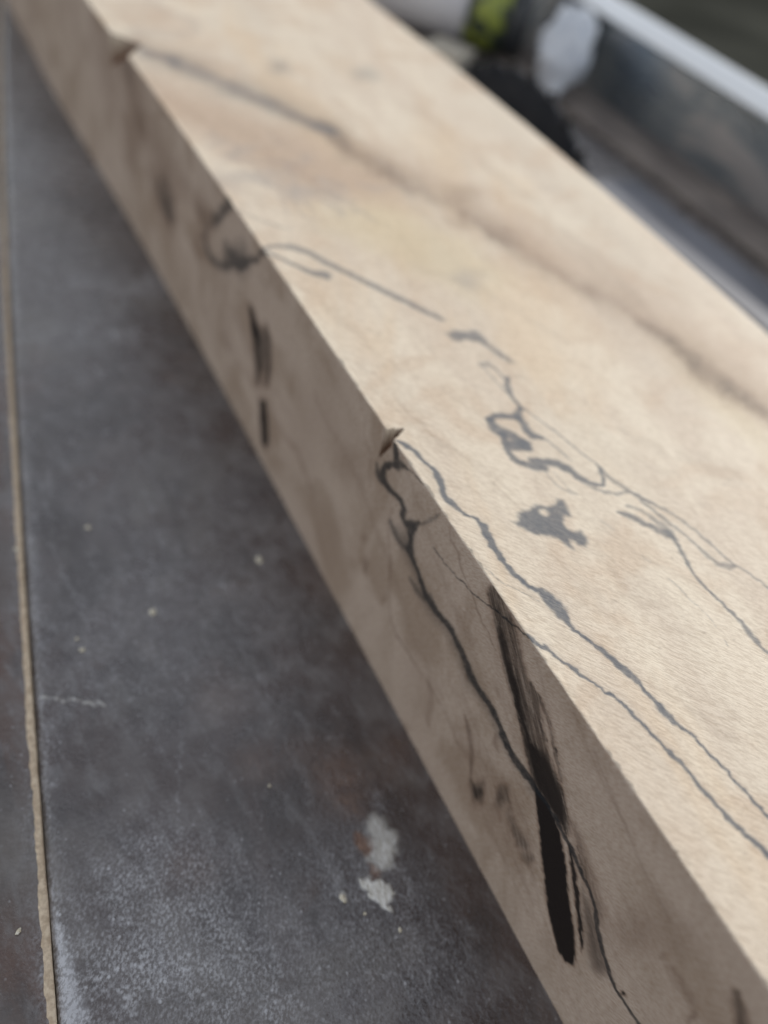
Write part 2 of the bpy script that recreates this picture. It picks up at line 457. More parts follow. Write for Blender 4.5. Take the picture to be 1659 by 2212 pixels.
# hand-worked surface: tiny unevenness of edge and faces
Xb[:, :side_n] += .00009 * fnoise(Yb[:, :side_n] * 260, Zb[:, :side_n] * 260, 3)
e = slice(side_n - 3, side_n + 5)
Zb[:, e] += .00006 * fnoise(Yb[:, e] * 900, Xb[:, e] * 0, 3)
# the arris is worn: a hair of rounding and many small nicks
cut = np.full(ny, .00014) + .00014 * np.clip(fnoise(ys * 700, ys * 0 + 2, 3), 0, 1)
for k in range(64):
    yc, hl, dp = random.uniform(-.02, .34), random.uniform(.0004, .0018), random.uniform(.0002, .0008)
    cut = np.maximum(cut, dp * np.clip(1 - np.abs(ys - yc) / hl, 0, 1))
dfc = np.clip(cut[:, None] - ((Xb - XL) + (T - Zb)), 0, None); dfc[:, side_n + 60:] = 0
Xb += dfc * .5; Zb -= dfc * .5
# broken chips on the arris: facets P4-P2-P3 below the top, a steep wall at P1
chip = np.zeros((ny, npf))
def notch(P1, P2, P3, P4):
    n = np.cross(P2 - P4, P3 - P4)
    zpl = P4[2] - ((Xb - P4[0]) * n[0] + (Yb - P4[1]) * n[1]) / n[2]
    def side(a, b): return (b[0] - a[0]) * (Yb - a[1]) - (b[1] - a[1]) * (Xb - a[0])
    a1 = P1.copy(); a4 = P4.copy(); a1[0] -= .001; a4[0] -= .001
    s1, s2, s3 = side(a1, P2), side(P2, a4), side(a4, a1)
    ins = ((s1 < 0) & (s2 < 0) & (s3 < 0)) | ((s1 > 0) & (s2 > 0) & (s3 > 0))
    rough = .00012 * fnoise(Xb * 1500, Yb * 1500, 2)
    hit = ins & (Zb > zpl + rough) & (Zb > .02)
    Zb[hit] = (zpl + rough)[hit]; chip[hit] = 1
notch(pt(840, 927, 2, T), pt(873, 925, 2, T), pt(815, 991, 0, 0), pt(856, 953, 2, T))
q1, q4 = pt(247, 72, 2, T), pt(278, 128, 2, T)
q2 = (q1 + q4) / 2 + np.array([.006, .002, 0]); q3 = np.array([q1[0], q1[1] - .002, T - .007])
notch(q1, q2, q3, q4)

co = np.stack([Xb, Yb, Zb], -1).reshape(-1, 3)
NV = len(co)
ink = np.zeros(NV); brown = np.zeros(NV); tint = np.zeros(NV); yel = np.zeros(NV); halo = np.zeros(NV); grey = np.zeros(NV)
fi = np.tile(np.arange(npf), ny)
TI = np.nonzero(is_top[fi])[0]; SI = np.nonzero(is_side[fi])[0]
# ---- top
ft = Face((0, 1), 2, T, co[TI][:, [0, 1]], .00042, 1100)
ftb = Face((0, 1), 2, T, co[TI][:, [0, 1]], .004, 120)
I, B, W, Yl, H, G = (np.zeros(len(TI)) for _ in range(6))
def L(f, arr, pts, s, soft=.45, wide=1.0): f.line(arr, pts, s, soft, wide)
t1 = cB([(385, 228, 14), (400, 238, 16), (470, 270, 35), (560, 340, 32), (640, 420, 30), (710, 480, 32), (760, 550, 58), (800, 660, 46), (830, 740, 46), (900, 810, 42), (945, 850, 36), (980, 885, 18), (1060, 920, 18), (1120, 945, 26), (1170, 1000, 62), (1205, 1080, 70), (1250, 1170, 56), (1320, 1280, 46), (1380, 1350, 36), (1420, 1420, 42), (1500, 1480, 36), (1600, 1560, 36)])
t1 += c6([(1100, 210, 38), (1150, 255, 55), (1190, 300, 62), (1212, 340, 44), (1250, 385, 18)])
t1 += cD([(350, 0, 22), (420, 50, 26), (500, 110, 28), (590, 185, 32), (680, 260, 36), (760, 330, 40), (830, 410, 22), (900, 480, 25), (950, 545, 40), (1010, 605, 28), (1080, 660, 20), (1150, 710, 18), (1210, 780, 16), (1290, 870, 18), (1370, 940, 18), (1440, 1020, 20), (1520, 1110, 18), (1600, 1200, 18), (1720, 1330, 18), (1900, 1500, 18)])
L(ft, I, t1, .93, .38, 1.12)
L(ft, G, t1, .22, 1.2, 1.7)
t2 = cD([(40, 45, 30), (100, 90, 28), (160, 125, 18), (240, 190, 18), (320, 250, 22), (420, 320, 16), (520, 390, 13), (600, 440, 15), (690, 510, 20), (780, 610, 22), (860, 685, 20), (950, 780, 20), (1040, 870, 24), (1120, 950, 22), (1220, 1080, 24), (1310, 1180, 26), (1400, 1280, 26), (1500, 1370, 26), (1600, 1460, 30), (1750, 1600, 30), (1900, 1740, 30)])
L(ft, I, t2, .93, .42, 1.15)
L(ft, G, [(x + 3, y - 5, wd * 2.0) for x, y, wd in t2], .2, 1.2)
L(ft, I, cB([(1190, 1380, 9), (1280, 1460, 10), (1380, 1530, 10), (1500, 1590, 9), (1600, 1640, 9), (1700, 1690, 7)]), .5, .6)
L(ft, I, cE([(720, 850, 25), (850, 830, 22), (950, 840, 42), (1030, 865, 36), (1100, 890, 36), (1200, 955, 42), (1300, 1000, 38), (1450, 1075, 36), (1600, 1150, 40), (1659, 1180, 40)]) + cF([(0, 755, 40), (100, 810, 40), (200, 850, 34), (245, 877, 16)]), .72, .8)
L(ft, I, cE([(740, 875, 20), (850, 920, 16), (950, 970, 20), (1060, 1020, 30), (1150, 1050, 44), (1200, 1050, 56), (1230, 1090, 22)]), .8, .7)
L(ft, I, cE([(530, 560, 12), (700, 630, 16), (850, 680, 18), (950, 700, 10)]), .28, .8)
ft.poly(I, cF([(250, 980), (330, 955), (420, 970), (500, 955), (560, 1000), (620, 1070), (700, 1130), (780, 1185), (830, 1222), (780, 1222), (690, 1170), (600, 1095), (520, 1050), (430, 1035), (360, 1050), (290, 1020)]), .78, 6)
L(ft, I, cF([(560, 1240, 40), (600, 1238, 46), (660, 1270, 18), (720, 1330, 18), (760, 1370, 24)]), .5, .7)
L(ft, I, cF([(570, 1260, 15), (640, 1340, 14), (700, 1410, 14), (770, 1470, 20)]), .4, .7)
L(ft, I, cF([(770, 1350, 34), (775, 1430, 48), (790, 1480, 36), (830, 1540, 20), (885, 1600, 24)]), .8, .6)
L(ft, B, cF([(760, 1350, 15), (870, 1345, 24), (940, 1375, 22), (860, 1280, 12), (760, 1230, 12)]), .14, .9)
ring = [[(120, 735, 50), (170, 700, 50), (240, 700, 42), (330, 708, 42), (390, 722, 56), (430, 780, 52), (470, 850, 52), (510, 885, 50), (590, 895, 30)],
        [(400, 630, 55), (380, 680, 62), (390, 730, 60)],
        [(120, 745, 55), (170, 810, 68), (230, 850, 75), (300, 870, 66), (370, 910, 60), (430, 950, 80), (460, 990, 66)],
        [(230, 860, 50), (262, 950, 50), (330, 965, 80), (420, 965, 90)],
        [(285, 980, 60), (300, 1050, 45), (370, 1110, 40), (460, 1140, 50), (530, 1160, 66), (615, 1170, 55)],
        [(490, 1095, 40), (560, 1108, 50), (650, 1118, 55), (740, 1135, 60), (830, 1180, 55), (900, 1235, 40), (990, 1285, 34), (1070, 1322, 30), (1140, 1330, 30), (1145, 1270, 34), (1110, 1180, 26), (1075, 1120, 14)]]
for r_ in ring: L(ft, I, cA(r_), .88, .5, 1.12)
L(ft, I, cA([(600, 895, 24), (680, 950, 18), (760, 1020, 22), (850, 1090, 12)]), .5, .7)
L(ft, I, cA([(430, 640, 14), (500, 690, 13), (620, 770, 12), (760, 880, 12), (900, 1000, 12), (1060, 1120, 12), (1190, 1240, 15), (1300, 1310, 14), (1370, 1360, 16), (1480, 1440, 16), (1600, 1500, 15)]), .55, .7, 1.2)
L(ft, I, cA([(880, 1250, 14), (1040, 1345, 16), (1150, 1385, 20), (1260, 1400, 26), (1360, 1383, 22)]), .6, .7, 1.15)
L(ft, I, cA([(620, 1200, 14), (700, 1300, 17), (790, 1370, 17), (850, 1390, 40), (910, 1405, 14)]), .36, .7)
L(ft, I, cA([(700, 1200, 10), (780, 1300, 10), (850, 1380, 14)]), .3, .7)
ft.poly(I, cA([(318, 1650), (350, 1660), (385, 1640), (380, 1580), (430, 1550), (490, 1540), (530, 1505), (600, 1510), (680, 1520), (720, 1490), (735, 1450), (780, 1455), (810, 1500), (830, 1560), (862, 1610), (830, 1612), (790, 1610), (780, 1660), (810, 1710), (870, 1738), (945, 1740), (990, 1790), (1000, 1840), (980, 1878), (930, 1862), (880, 1826), (850, 1825), (852, 1860), (882, 1905), (840, 1895), (800, 1850), (730, 1800), (640, 1780), (540, 1770), (470, 1740), (420, 1700), (370, 1690)]), .92, 5.5,
        holes=[cA([(560, 1550), (605, 1545), (655, 1575), (650, 1602), (610, 1600), (575, 1580)])])
L(ft, I, cC([(0, 530, 12), (80, 630, 15), (150, 680, 15), (240, 735, 20), (350, 800, 24), (440, 840, 18), (560, 900, 14), (680, 980, 16), (780, 1060, 14), (860, 1130, 20), (920, 1180, 14), (1000, 1260, 14), (1080, 1320, 16), (1180, 1380, 12), (1280, 1450, 14), (1400, 1540, 14), (1600, 1700, 14)]), .6, .7, 1.2)
L(ft, I, cC([(330, 810, 14), (450, 900, 22), (560, 990, 20), (680, 1080, 14), (780, 1170, 16), (880, 1260, 22), (960, 1320, 28), (1030, 1335, 40), (1090, 1330, 22)]), .6, .7, 1.2)
L(ft, I, cC([(150, 905, 16), (220, 920, 30), (280, 950, 40), (380, 1000, 34), (480, 1050, 40), (550, 1080, 56), (590, 1105, 36), (630, 1170, 24), (670, 1240, 32), (720, 1330, 18), (780, 1420, 18), (860, 1520, 16), (960, 1610, 18), (1060, 1700, 18), (1150, 1790, 25), (1200, 1860, 40), (1250, 1920, 30), (1300, 1980, 18), (1360, 2030, 22), (1500, 2150, 20), (1700, 2330, 20)]), .8, .6, 1.15)
L(ft, I, cC([(230, 850, 22), (340, 890, 24), (430, 950, 26), (500, 1000, 50), (560, 1060, 66), (595, 1110, 30)]), .6, .8)
L(ft, I, cC([(350, 1250, 12), (420, 1310, 8)]), .3, .8)
L(ft, I, cC([(540, 1430, 10), (640, 1500, 11), (700, 1580, 9), (800, 1660, 9), (880, 1740, 9), (940, 1815, 9)]), .34, .7)
L(ft, I, cC([(1005, 1935, 8), (1018, 1955, 14), (1024, 1970, 8)]), .5, .5)
L(ft, I, cC([(20, 970, 16), (110, 1040, 22)]), .2, .9)
# far smoky band with a warm skirt
band = c2([(600, 205, 40), (720, 258, 60), (800, 297, 70), (950, 355, 50), (1120, 425, 72), (1250, 485, 66), (1400, 550, 64), (1500, 600, 40)])
L(ftb, I, band, .3, 1.0)
for x, y, w_ in band + [((a_[0] + b_[0]) / 2, (a_[1] + b_[1]) / 2, 26) for a_, b_ in zip(band[:-1], band[1:])]:
    ftb.spot(I, x + random.uniform(-5, 5), y + random.uniform(-5, 5), random.uniform(20, 34), random.uniform(8, 14), random.uniform(.15, .5), .95, .45)
L(ftb, B, [(x, y - 8, wd * 2.2) for x, y, wd in band], .2, 1.1)
L(ftb, B, [(x + 4, y - 8, w_ * 1.5) for x, y, w_ in band], .2, 1.2)
band2 = cN([(690, 275, 34), (760, 322, 30), (830, 372, 34), (960, 440, 44), (1060, 512, 38), (1180, 580, 30), (1320, 660, 32), (1450, 742, 36), (1560, 820, 46), (1659, 895, 40), (1800, 1010, 40)])
for k in range(len(band2) - 1):
    (xa, ya, wa), (xb, yb, wb) = band2[k], band2[k + 1]
    for q_ in range(7):
        f_ = (q_ + random.uniform(0, 1)) / 7
        ftb.spot(B, xa + (xb - xa) * f_ + random.uniform(-6, 6), ya + (yb - ya) * f_ + random.uniform(-8, 8), random.uniform(16, 40), random.uniform(8, 18), random.uniform(.06, .28), .95, .68)
L(ftb, B, [(x + 6, y - 8, w_ * 1.3) for x, y, w_ in band2], .24, 1.2)
L(ftb, W, [(x + 18, y - 20, 80) for x, y, _ in band2[2:]], .55, 1.1)
for p in [(1000, 425, 26), (1070, 512, 26), (1580, 845, 22), (760, 322, 24)]: ftb.spot(B, p[0], p[1], p[2] * 1.3, p[2], .3, .9)
ftb.poly(W, cN([(250, 130), (420, 200), (650, 290), (850, 390), (830, 430), (640, 410), (500, 340), (380, 270), (300, 190)]), 1.0, 40)
ftb.poly(W, cN([(215, 0), (330, 0), (430, 50), (400, 78), (300, 72), (230, 40)]), .5, 14)
L(ftb, G, cN([(330, 5, 14), (410, 45, 14), (428, 68, 12), (380, 78, 14), (290, 70, 14)]), .3, .9)
for x, y, r_, s in [(1090, 680, 45, .5), (1180, 810, 45, .35), (1380, 715, 28, .5), (950, 640, 32, .4), (1500, 850, 40, .25), (1290, 790, 50, .25), (1010, 730, 40, .2), (1320, 870, 40, .25), (1590, 660, 24, .4), (1240, 640, 40, .2), (1150, 900, 40, .15)]:
    q = c2([(x, y)])[0]; ftb.spot(G, q[0], q[1], r_ * .62, r_ * .4, s, .9)
for x, y, rx, ry, s in [(598, 145, 20, 16, .45), (790, 156, 24, 15, .4)]: ftb.spot(I, x, y, rx, ry, s, .9)
for x, y, s in [(400, 320, .5), (560, 360, .4), (1000, 420, .3), (770, 290, .3)]:
    q = cE([(x, y)])[0]; ftb.spot(G, q[0], q[1], 30, 18, s, .9)
ftb.poly(Yl, cN([(680, 440), (820, 420), (950, 490), (1100, 600), (1000, 640), (860, 560), (720, 500)]), .8, 50)
ftb.poly(Yl, cN([(1450, 690), (1659, 860), (1659, 1000), (1560, 900), (1420, 740)]), .7, 40)
for x, y, rx, ry, s in [(450, 520, 60, 40, .4), (430, 560, 40, 30, .35)]:
    q = cF([(x, y)])[0]; ftb.spot(G, q[0], q[1], rx * .5, ry * .5, s, .9)
L(ftb, B, cF([(0, 400, 60), (250, 500, 50), (560, 640, 60), (800, 780, 50), (1150, 950, 40), (1300, 1050, 30)]), .1, 1.2)
for x, y, rx, ry, s in [(190, 270, 50, 30, .16), (390, 350, 150, 30, .13), (720, 430, 150, 45, .16), (950, 560, 160, 55, .14), (1080, 60, 80, 50, .12), (520, 560, 160, 30, .09), (880, 880, 90, 30, .1), (260, 1580, 120, 40, .1), (120, 1440, 80, 30, .13), (440, 1690, 160, 40, .12), (660, 1850, 150, 40, .1)]:
    q = cC([(x, y)])[0]; ftb.spot(B, q[0], q[1], rx * .27, ry * .27, s, .95, .3)
for k in range(70):       # scattered freckles
    ft.spot(B, random.uniform(900, 1650), random.uniform(1000, 2100), random.uniform(2, 6), random.uniform(1.5, 3), random.uniform(.1, .4), .9, .4)
ink[TI], brown[TI], tint[TI], yel[TI], grey[TI] = I, B, W, Yl, G
for k in range(46):      # faint growth figure running with the grain
    x_, y_ = random.uniform(150, 1350), random.uniform(0, 1500)
    if y_ > 1.45 * x_ + 150: continue
    P_ = []; sl_ = random.uniform(.62, .95)
    for q_ in range(random.randint(5, 9)):
        P_.append((x_, y_, random.uniform(6, 20))); dx_ = random.uniform(45, 85); x_ += dx_; y_ += dx_ * sl_ + random.uniform(-9, 9); sl_ += random.uniform(.0, .035)
    L(ftb, B, P_, random.uniform(.05, .13), 1.1)
for k in range(15):      # thin smoky squiggles round the pinkish patch
    x_, y_ = random.uniform(430, 800), 0
    y_ = 300 + (x_ - 430) * .30 + random.uniform(-30, 60)
    P_ = []; a_ = random.uniform(.2, .7)
    for q_ in range(random.randint(4, 7)):
        P_.append((x_, y_, random.uniform(5, 11))); a_ += random.uniform(-.7, .7); x_ += 24 * math.cos(a_); y_ += 18 * math.sin(a_) + 6
    L(ftb, G, P_, random.uniform(.2, .45), .9)
L(ftb, B, [(1380, 700, 20), (1450, 742, 30), (1540, 808, 36), (1600, 850, 34), (1680, 912, 34), (1800, 1010, 34)], .32, 1.1)
L(ftb, W, [(1100, 505, 70), (1250, 580, 90), (1400, 672, 110), (1560, 780, 110), (1700, 890, 100)], .6, 1.2)
ink[TI], brown[TI], tint[TI], yel[TI], grey[TI] = I, B, W, Yl, G
# ---- left side face
fs = Face((1, 2), 0, 0.0, co[SI][:, [1, 2]], .0004, 1100)
fsb = Face((1, 2), 0, 0.0, co[SI][:, [1, 2]], .002, 260)
I, B, W, Yl, H, G = (np.zeros(len(SI)) for _ in range(6))
main = cB([(382, 235, 36), (384, 340, 44), (395, 410, 60), (400, 455, 100), (345, 445, 62), (285, 465, 60), (262, 550, 58), (300, 640, 50), (370, 710, 42), (428, 770, 42), (458, 850, 44), (440, 915, 46), (470, 975, 50), (540, 1000, 64), (512, 1060, 66), (520, 1150, 46), (512, 1220, 66), (535, 1300, 40), (580, 1400, 34), (610, 1500, 38), (650, 1620, 52), (700, 1700, 58), (760, 1790, 52), (820, 1860, 48), (890, 1950, 48), (930, 2050, 48), (980, 2150, 48)])
main += c6([(695, 600, 34), (720, 670, 40), (760, 740, 26), (820, 820, 30), (860, 900, 26), (900, 990, 22), (940, 1080, 22), (990, 1150, 20), (1040, 1220, 22), (1055, 1262, 26)])
L(fs, I, main, .93, .5)
L(fs, I, [(x - 5, y + 4, wd * 1.6) for x, y, wd in main[14:]], .35, 1.1)
L(fs, I, cB([(440, 450, 60), (475, 470, 40)]), .85, .7)
L(fs, I, cB([(212, 450, 30), (215, 540, 32), (250, 600, 32), (295, 645, 26)]), .8, .6)
L(fs, I, cB([(470, 470, 10), (540, 530, 9), (600, 590, 9), (660, 640, 10), (720, 720, 11), (780, 800, 11), (840, 885, 13), (880, 970, 14), (940, 1055, 16), (985, 1110, 12)]), .88, .6)
L(fs, I, cB([(560, 990, 34), (650, 968, 44), (720, 930, 48), (775, 895, 26)]), .5, .9)
L(fs, I, cB([(540, 1000, 50), (590, 970, 26), (560, 1030, 30)]), .8, .7)
L(fs, I, cB([(338, 975, 34), (370, 1060, 44), (420, 1150, 42), (480, 1215, 36)]), .72, .9)
L(fs, I, cB([(400, 1060, 70), (470, 1150, 60)]), .4, .9)
L(fs, I, cB([(510, 1480, 26), (570, 1580, 42), (640, 1650, 42)]), .62, .9)
L(fs, I, cB([(700, 1640, 40), (730, 1680, 20)]), .6, .8)
L(fs, I, cB([(720, 1185, 9), (790, 1290, 11), (850, 1370, 10), (930, 1460, 10), (1010, 1530, 11), (1070, 1600, 11), (1150, 1670, 10), (1240, 1730, 12), (1320, 1800, 13), (1400, 1860, 13), (1480, 1920, 12), (1560, 1990, 15), (1650, 2055, 17)]), .88, .55)
for pts, s in [([(870, 1060, 9), (890, 1150, 13), (950, 1250, 15), (960, 1350, 15), (1010, 1480, 12), (1060, 1580, 12), (1110, 1750, 12), (1170, 1880, 12), (1230, 2000, 10), (1280, 2130, 10)], .4),
               ([(350, 850, 22), (310, 960, 15), (320, 1150, 13), (340, 1350, 13), (325, 1550, 13), (320, 1700, 15), (340, 1850, 15), (400, 2000, 17), (450, 2080, 12), (520, 2190, 12)], .36),
               ([(110, 0, 8), (95, 150, 12), (110, 260, 10), (160, 350, 14), (150, 500, 14), (150, 640, 20)], .25)]:
    L(fs, B, cB(pts), s, .7)
L(fs, B, c6([(310, 440, 9), (380, 540, 9), (450, 650, 8), (530, 770, 8), (600, 910, 8), (650, 1040, 7)]), .3, .7)
L(fs, B, c6([(1060, 540, 10), (1110, 720, 12), (1150, 900, 12), (1210, 1150, 12), (1290, 1480, 14)]), .14, .9)
L(fs, B, c6([(1270, 850, 10), (1350, 1050, 12), (1440, 1260, 12), (1560, 1480, 12)]), .16, .9)
L(fs, B, c7([(800, 60, 10), (950, 420, 14), (1060, 680, 14), (1180, 900, 14)]), .22, .9)
for x, y, rx, ry, s in [(105, 1110, 38, 34, .42), (110, 1340, 34, 70, .46), (270, 1650, 22, 34, .34), (200, 1500, 20, 30, .2)]:
    q = cB([(x, y)])[0]; fsb.spot(B, q[0], q[1], rx * .24, ry * .24, s, .9)
# dark spalt streak: split, fibrous, black at its core
cH = crop(1028.6, 1327.2, .36)
ragged = Face((1, 2), 0, 0.0, co[SI][:, [1, 2]] * 1.0, .0005, 1700)
ragged.poly(B, cH([(60, -140), (95, -190), (150, -120), (190, -40), (240, 60), (270, 200), (310, 380), (385, 520), (400, 640), (430, 800), (470, 930), (520, 1040), (550, 1180), (565, 1310), (540, 1330), (480, 1230), (400, 1100), (345, 1030), (300, 850), (268, 700), (232, 560), (190, 400), (150, 250), (112, 60)]), .70, 8)
ragged.poly(B, cH([(70, -130), (110, -180), (200, -30), (235, 70), (180, 80), (120, 40)]), .3, 10)
fs.poly(B, cH([(120, 60), (165, 120), (190, 250), (250, 400), (290, 600), (330, 760), (420, 850), (470, 960), (512, 1060), (545, 1200), (540, 1300), (450, 1180), (345, 1015), (308, 850), (276, 690), (238, 560), (180, 350), (140, 180)]), .78, 12)
L(ragged, B, cH([(330, 420, 16), (400, 540, 26), (440, 660, 24), (465, 780, 20), (490, 900, 24), (515, 1000, 20)]), .62, .9)
fs.poly(B, cH([(345, 1020), (400, 1090), (480, 1230), (510, 1330), (530, 1450), (550, 1600), (562, 1750), (590, 1900), (600, 2050), (585, 2112), (540, 2090), (492, 2020), (465, 1930), (430, 1790), (412, 1650), (395, 1500), (380, 1350), (363, 1180)]), .99, 5)
fs.poly(B, cH([(545, 1370), (575, 1420), (602, 1550), (622, 1700), (642, 1850), (647, 1980), (627, 2025), (610, 1900), (600, 1780), (580, 1650), (560, 1500)]), .93, 4)
fs.poly(I, cH([(635, 1640), (680, 1720), (710, 1850), (730, 1960), (760, 2060), (800, 2165), (740, 2165), (682, 2120), (665, 2020), (648, 1850)]), .42, 12)
fs.poly(B, cH([(640, 1700), (690, 1760), (740, 1980), (790, 2150), (720, 2150), (672, 2020)]), .55, 14)
for k in range(26):      # loose dark fibres along the streak
    f_ = random.uniform(0, 1); x_ = 150 + 330 * f_ + random.uniform(-70, 120); y_ = 1330 * f_
    L(ragged, B, cH([(x_, y_, 2), (x_ + 22, y_ + 70, random.uniform(5, 11)), (x_ + 50, y_ + 170, 3)]), random.uniform(.25, .6), .9)
for k in range(14):
    f_ = random.uniform(0, 1); x_ = 420 + 190 * f_ + random.uniform(-60, 60); y_ = 1350 + 700 * f_
    L(ragged, B, cH([(x_, y_, 2), (x_ + 14, y_ + 60, random.uniform(4, 8)), (x_ + 30, y_ + 130, 2)]), random.uniform(.25, .5), .9)
ragged.poly(B, cH([(570, 1230), (620, 1310), (680, 1480), (735, 1650), (775, 1780), (745, 1860), (690, 1720), (630, 1560), (590, 1400)]), .52, 14)
L(ragged, B, cH([(600, 1380, 10), (640, 1520, 14), (680, 1660, 16)]), .4, .9)
L(fs, B, cH([(95, 0, 60), (130, 200, 90), (200, 450, 110), (290, 720, 110)]), .14, 1.2)
L(fs, I, c7([(355, -10, 24), (400, 90, 21), (450, 170, 20), (500, 230, 17), (560, 310, 13), (620, 400, 15), (660, 490, 19), (700, 560, 19), (740, 660, 17), (790, 770, 15), (815, 850, 17), (825, 950, 23), (850, 1060, 19), (880, 1160, 17), (910, 1240, 13), (960, 1310, 13), (1010, 1390, 15), (1070, 1480, 15)]), .93, .5)
for x, y, rx, ry, s in [(235, 270, 34, 78, .84), (355, 285, 36, 62, .6), (330, 330, 26, 60, .35), (420, 450, 24, 46, .5), (445, 520, 26, 50, .55), (485, 605, 20, 52, .5), (385, 385, 20, 40, .35), (470, 560, 40, 90, .25), (955, 1255, 13, 16, .85), (400, 420, 60, 120, .2), (500, 700, 14, 40, .2)]:
    q = c7([(x, y)])[0]; fsb.spot(B, q[0], q[1], rx * .44, ry * .44, s, .75)
L(fs, B, c7([(910, 1240, 10), (940, 1262, 12), (955, 1258, 16)]), .6, .7)
L(fs, B, c6([(688, 885, 10), (706, 960, 28), (722, 1060, 34), (720, 1150, 22), (715, 1230, 14)]), .5, .9)
L(fsb, B, c6([(500, 720, 30), (500, 830, 40), (480, 920, 24)]), .28, .9)
fsb.spot(B, 1078, 1615, 6, 20, .4, .8)
L(fsb, B, c7([(1478, 1215, 18), (1500, 1320, 48), (1535, 1420, 60), (1560, 1520, 60)]), .7, .8)
L(fsb, B, c7([(1195, 1150, 40), (1240, 1250, 50)]), .3, .9)
L(fsb, B, c7([(1290, 1330, 30), (1250, 1400, 40)]), .4, .9)
fsb.spot(B, *c7([(1140, 1075)])[0], 8, 8, .4, .8)
for x, y in [(980, 930), (1060, 980), (870, 900), (900, 1010), (1240, 1000), (1100, 880)]:
    q = c7([(x, y)])[0]; fsb.spot(B, q[0], q[1], 40, 30, .16, .95)
# farther marks on the side
ragged.poly(B, c3([(1080, 15), (1100, 60), (1150, 100), (1172, 130), (1165, 200), (1170, 260), (1160, 340), (1140, 345), (1122, 280), (1112, 350), (1095, 340), (1102, 250), (1090, 120)]), .5, 7)
L(ragged, B, c3([(1085, 20, 16), (1100, 110, 30), (1112, 220, 26), (1118, 330, 12)]), .75, .8)
L(ragged, B, c3([(1150, 100, 22), (1166, 170, 20), (1165, 260, 18), (1150, 340, 10)]), .7, .8)
L(ragged, B, c3([(1115, 110, 30), (1140, 180, 26), (1138, 260, 12)]), .6, .9)
ragged.poly(B, c3([(1120, 390), (1150, 400), (1158, 480), (1166, 590), (1150, 618), (1130, 590), (1120, 480)]), .9, 5)
L(fsb, B, c3([(1080, 10, 20), (1095, 80, 24)]), .7, .8)
L(fsb, B, c3([(960, 110, 20), (985, 170, 30)]), .4, .9)
fsb.poly(B, c2([(680, 770), (760, 780), (795, 880), (800, 1000), (770, 1045), (735, 960), (700, 870)]), .6, 16)
fsb.poly(B, c2([(720, 880), (790, 900), (795, 990), (770, 1030)]), .45, 10)
L(fsb, I, c2([(1040, 910, 50), (1000, 960, 40), (965, 1000, 45)]), .75, .8)
L(fsb, B, c2([(890, 920, 40), (930, 1000, 50), (930, 1070, 30)]), .5, .9)
L(fsb, I, c2([(930, 1120, 30), (975, 1190, 36), (1040, 1200, 44), (1110, 1170, 40), (1200, 1140, 30)]), .72, .8)
fsb.spot(I, *c2([(1065, 1160)])[0], 28, 24, .85, .8)
L(fsb, I, c2([(1020, 1110, 40), (1050, 1140, 50)]), .6, .9)
L(fsb, B, c2([(960, 1010, 24), (880, 1120, 20), (960, 1200, 24)]), .35, .9)
for pts, s in [([(590, 280, 70), (620, 500, 80), (600, 700, 60)], .35), ([(650, 560, 90), (760, 740, 80), (850, 860, 60)], .3), ([(480, 200, 70), (520, 400, 60)], .25), ([(560, 230, 50), (600, 350, 40)], .35)]:
    L(fsb, B, c2(pts), s, 1.0)
L(fsb, Yl, c2([(250, 60, 120), (330, 250, 120), (420, 480, 90)]), .6, 1.0)
for x, y, rx, ry, s in [(700, 900, 60, 90, .14), (760, 1000, 30, 40, .14), (690, 1170, 50, 70, .14), (900, 1500, 40, 90, .12), (640, 1010, 40, 60, .1), (980, 1650, 60, 60, .12), (1060, 1720, 40, 90, .1)]:
    fsb.spot(B, x, y, rx, ry, s, .95)
for k in range(30):      # faint growth figure
    x_, y_ = random.uniform(430, 1350), 0
    y_ = 300 + (x_ - 430) * 1.72 + random.uniform(-60, 420)
    n_ = random.randint(4, 7); P_ = []
    for q_ in range(n_):
        P_.append((x_, y_, random.uniform(4, 12))); x_ += random.uniform(18, 40); y_ += random.uniform(45, 95)
    L(fsb, B, P_, random.uniform(.06, .16), 1.0)
B = 1 - (1 - B) ** 1.35
ink[SI], brown[SI], tint[SI], yel[SI], grey[SI] = I, B, W, Yl, G
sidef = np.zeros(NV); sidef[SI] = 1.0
chipv = chip.ravel()

